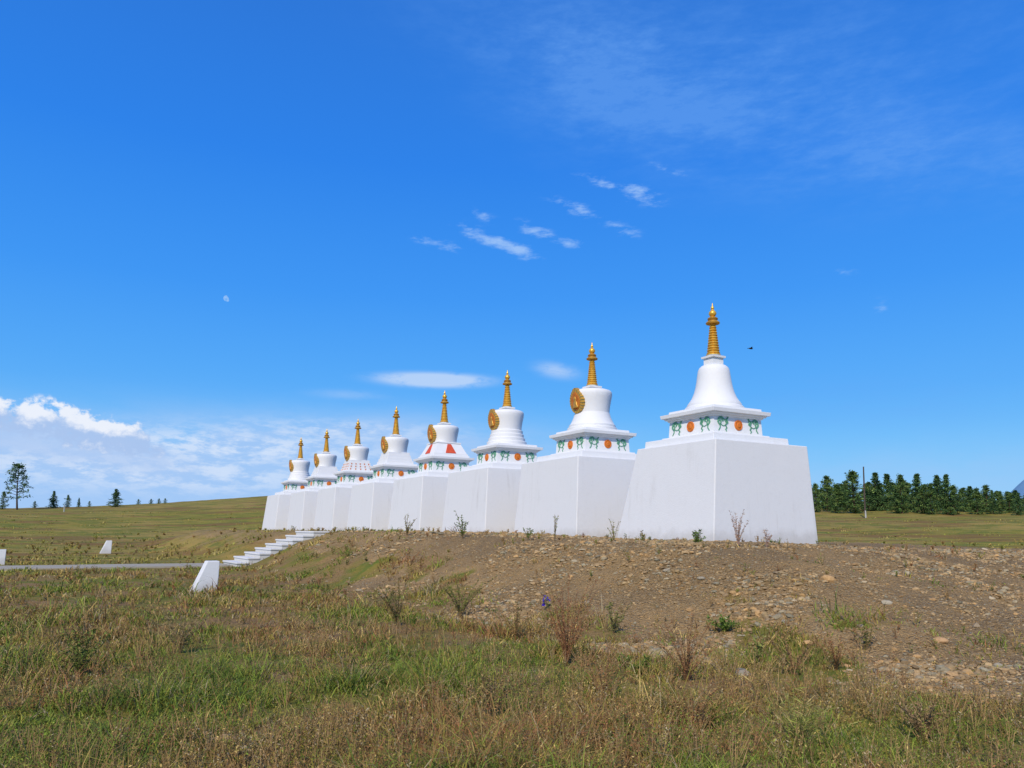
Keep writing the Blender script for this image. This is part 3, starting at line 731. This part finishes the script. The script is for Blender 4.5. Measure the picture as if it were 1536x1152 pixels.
# ---------------------------------------------------------------- bird and moon
bp=at(1126,523,60)
bird=E('bird',bp,R(20),'small dark bird flying in the sky right of the tallest spire','bird')
O('body',MB().tube([(-.22,0,0),(-.12,0,.01),(0,0,.02),(.12,0,.01),(.18,0,.02),(.22,0,.01)],[.015,.05,.07,.05,.04,.008],8).mesh('body','dark',60),bird)
for sgn in (-1,1):
    mb=MB(); mb.add([(.08,sgn*.04,.03),(-.08,sgn*.04,.02),(-.10,sgn*.22,.09),(.06,sgn*.2,.1),(-.08,sgn*.36,.06)],[(0,1,2,3),(3,2,4)]); O('wing',mb.mesh('wing','dark'),bird)
m,t,b=newmat('moon_surface')
tc=t.new('ShaderNodeTexCoord').outputs['Object']
e=t.new('ShaderNodeEmission'); t.put(e.inputs[0],t.mix(t.ss(t.noise(tc,.16,4),.4,.65),(.30,.53,.93,1),(.15,.42,.92,1))); e.inputs[1].default_value=1.0  # emission stands in for sunlight on the moon's lit part
out=[n for n in t.n if n.type=='OUTPUT_MATERIAL'][0]; t.l.new(e.outputs[0],out.inputs[0]); M['moon']=m
mp=at(340.5,447.5,2500); mr=5.2/1157*2500
mb=MB(); v=[]
for k in range(32):
    a=2*math.pi*k/32; xx=math.cos(a); yy=math.sin(a); xx=xx if xx<0 else xx*.45  # flat outline cut to the lit phase, unlit side left out
    xr=xx*math.cos(.5)-yy*math.sin(.5); zr=xx*math.sin(.5)+yy*math.cos(.5); v.append((xr*mr,0,zr*mr))
mb.add(v,[tuple(range(32))])
tag(O('moon',mb.mesh('moon','moon'),None,mp,-math.atan2(mp.x,mp.y)),'pale daytime half moon in the blue sky at left','moon')
# ---------------------------------------------------------------- sun and sky
SUN_AZ=math.atan2(-.36,-1.0); SUN_EL=R(40)
sd=Vector((math.sin(SUN_AZ)*math.cos(SUN_EL),math.cos(SUN_AZ)*math.cos(SUN_EL),math.sin(SUN_EL)))
sl=bpy.data.lights.new('sun','SUN'); sl.energy=3.9; sl.angle=R(.5); sl.color=(1,.91,.78)
so=bpy.data.objects.new('sun',sl); col.objects.link(so); so.rotation_euler=sd.to_track_quat('Z','Y').to_euler()
w=bpy.data.worlds.new("World"); scene.world=w; w.use_nodes=True
try: w.cycles.sampling_method='NONE'
except Exception as ex: print(ex)
t=NT(w.node_tree); bgn=t.n['Background']; bgn.inputs[1].default_value=.1
sky=t.new('ShaderNodeTexSky'); sky.sky_type='NISHITA'; sky.sun_disc=False; sky.sun_elevation=SUN_EL; sky.sun_rotation=SUN_AZ; sky.air_density=1; sky.dust_density=.3; sky.ozone_density=2.5
tc=t.new('ShaderNodeTexCoord').outputs['Generated']
sp=t.new('ShaderNodeSeparateXYZ'); t.put(sp.inputs[0],tc)
azs=t.m('ARCTAN2',sp.outputs[0],sp.outputs[1]); els=t.m('ARCSINE',sp.outputs[2])
rp=t.new('ShaderNodeValToRGB'); t.put(rp.inputs[0],t.m('DIVIDE',els,math.pi/2))
st_=[(0,(156,210,250)),(.053,(112,195,253)),(.109,(82,173,253)),(.19,(56,152,250)),(.29,(38,132,240)),(.40,(40,120,222)),(1,(28,84,180))]
cr=rp.color_ramp
while len(cr.elements)<len(st_): cr.elements.new(.5)
for e_,(p_,c_) in zip(cr.elements,st_): e_.position=p_; e_.color=lin(c_)
sc10=t.new('ShaderNodeVectorMath',operation='SCALE'); t.put(sc10.inputs[0],rp.outputs[0]); sc10.inputs['Scale'].default_value=10
C=t.mix(.10,sc10.outputs[0],sky.outputs[0])
cv=t.new('ShaderNodeCombineXYZ'); t.put(cv.inputs[0],azs); t.put(cv.inputs[1],t.m('MULTIPLY',els,-1.0))
P=cv.outputs[0]
rotP={}
def rp_(deg):
    if deg not in rotP:
        c,s=math.cos(R(deg)),math.sin(R(deg))
        n=t.new('ShaderNodeCombineXYZ')
        t.put(n.inputs[0],t.m('ADD',t.m('MULTIPLY',azs,c),t.m('MULTIPLY',els,-s)))
        t.put(n.inputs[1],t.m('ADD',t.m('MULTIPLY',azs,-s),t.m('MULTIPLY',els,-c)))
        rotP[deg]=n.outputs[0]
    return rotP[deg]
def ae(px,py):
    d=ray(px,py); return math.atan2(d.x,d.y),math.asin(d.z)
def blob(px,py,rx,ry,tilt=0):
    deg=min((0,10,18),key=lambda q_:abs(q_-tilt))
    a0,e0=ae(px,py); c,s=math.cos(R(deg)),math.sin(R(deg)); k=1/1157
    u0=a0*c-e0*s; v0=-a0*s-e0*c
    n=t.new('ShaderNodeVectorMath',operation='MULTIPLY_ADD'); t.put(n.inputs[0],rp_(deg) if deg else P)
    n.inputs[1].default_value=(1/(rx*k),1/(ry*k),0); n.inputs[2].default_value=(-u0/(rx*k),-v0/(ry*k),0)
    dd=t.new('ShaderNodeVectorMath',operation='DOT_PRODUCT'); t.l.new(n.outputs[0],dd.inputs[0]); t.l.new(n.outputs[0],dd.inputs[1])
    return t.m('POWER',.36788,dd.outputs['Value'])
def wsum(lst):
    r=None
    for wt,a in lst:
        bl=blob(*a); r=t.m('MULTIPLY_ADD',bl,wt,r if r is not None else 0.0)
    return r
def sc(v,k): return t.m('MULTIPLY',v,k)
wisp=t.noise(t.mapping(P,(28,85,1),(0,0,R(-18))),1.0,6,.66)
wisp2=t.noise(t.mapping(P,(5,16,1),(0,0,R(-12))),1.0,6,.66)
puff=t.noise(t.mapping(P,(40,50,1)),1.0,5,.64)
CL=lambda c:tuple(10*v for v in lin(c)[:3])+(1,)
# thin high haze
hz=wsum([(1,(900,110,240,80,18)),(1,(1360,250,230,50,10)),(.55,(960,200,150,30,4)),(.8,(1200,120,340,100,10)),(.5,(1330,600,260,40,0))])
C=t.mix(t.m('MINIMUM',t.m('MULTIPLY',t.m('MULTIPLY',hz,t.m('MULTIPLY_ADD',t.ss(wisp2,.3,.7),.85,.12)),t.m('MULTIPLY_ADD',t.ss(wisp,.3,.7),.3,.28)),.45),C,CL((110,168,244)))
# broad hazy bank near the horizon behind the left end of the row
lay=wsum([(1.2,(250,720,470,66,2)),(.8,(560,655,250,36,0)),(.8,(60,735,300,66)),(.6,(660,705,200,48)),(.45,(1380,715,260,44))])
lay=t.m('MULTIPLY',lay,t.m('MULTIPLY_ADD',t.ss(wisp2,.3,.66),.6,.5))
C=t.mix(t.m('MINIMUM',lay,.92),C,CL((164,200,246)))
# streaks of brighter cloud within the bank
stq=t.m('MULTIPLY',wsum([(1.1,(330,668,230,20,4)),(1,(250,712,240,24,3)),(.7,(520,645,150,12,0)),(.8,(120,690,120,14,0))]),t.ss(wisp,.40,.62))
C=t.mix(t.m('MINIMUM',sc(stq,.9),.85),C,CL((212,228,251)))
# lens cloud
ln=t.m('MINIMUM',t.m('MULTIPLY',wsum([(1.7,(650,570,78,10,0)),(.7,(835,556,38,13,10)),(.4,(520,592,70,9,0))]),t.ss(wisp,.1,.55)),1.0)
C=t.mix(t.m('MULTIPLY',t.ss(ln,.05,1.0),.85),C,CL((190,215,249)))
# small wisps
ws=wsum([(1,(725,355,44,9,18)),(.95,(780,375,32,10,18)),(.75,(660,366,44,7,10)),(.85,(802,347,30,10,18)),(.65,(857,364,20,8,10)),(1,(958,291,34,11,18)),(.5,(900,273,44,7,18)),(.55,(872,316,54,10,18)),(.6,(938,348,22,8,10)),(.42,(720,322,28,8,18)),(.42,(1258,408,26,9,10)),(.4,(1318,460,13,12,0)),(.38,(1005,256,38,9,18))])
wsa=t.ss(t.m('ADD',t.m('MULTIPLY',ws,.66),t.m('MULTIPLY',t.m('SUBTRACT',wisp,.5),2.4)),.14,1.0)
wsa=t.m('MULTIPLY',wsa,t.ss(ws,.02,.4))
C=t.mix(sc(wsa,.75),C,CL((168,204,250)))
# puffy cumulus at the left edge, its foot fading into the haze
ft=t.m('MULTIPLY',wsum([(1,(70,662,120,26,10)),(.8,(195,684,70,16,10))]),t.ss(puff,.2,.55))
C=t.mix(t.m('MINIMUM',ft,.75),C,CL((178,204,243)))
cu=wsum([(.8,(8,619,34,18,10)),(.58,(58,616,22,17,0)),(.86,(102,630,30,22,10)),(.66,(146,648,26,16,10)),(.9,(190,648,28,17,10)),(.6,(214,672,28,12,0)),(.45,(90,650,120,20,10))])
dn=t.m('ADD',cu,sc(t.m('SUBTRACT',puff,.5),3.5))
ca=t.m('MULTIPLY',t.ss(dn,.32,.85),t.ss(cu,.1,.42))
shade=t.ss(t.m('ADD',wsum([(.9,(8,610,38,13,10)),(.82,(58,609,25,12,0)),(.95,(100,620,32,15,10)),(.8,(144,638,27,11,10)),(.95,(188,638,27,13,10))]),sc(t.m('SUBTRACT',puff,.5),3.2)),.15,1.15)
C=t.mix(sc(ca,.93),C,t.mix(shade,CL((170,197,238)),CL((240,244,253))))
t.put(bgn.inputs[0],C)
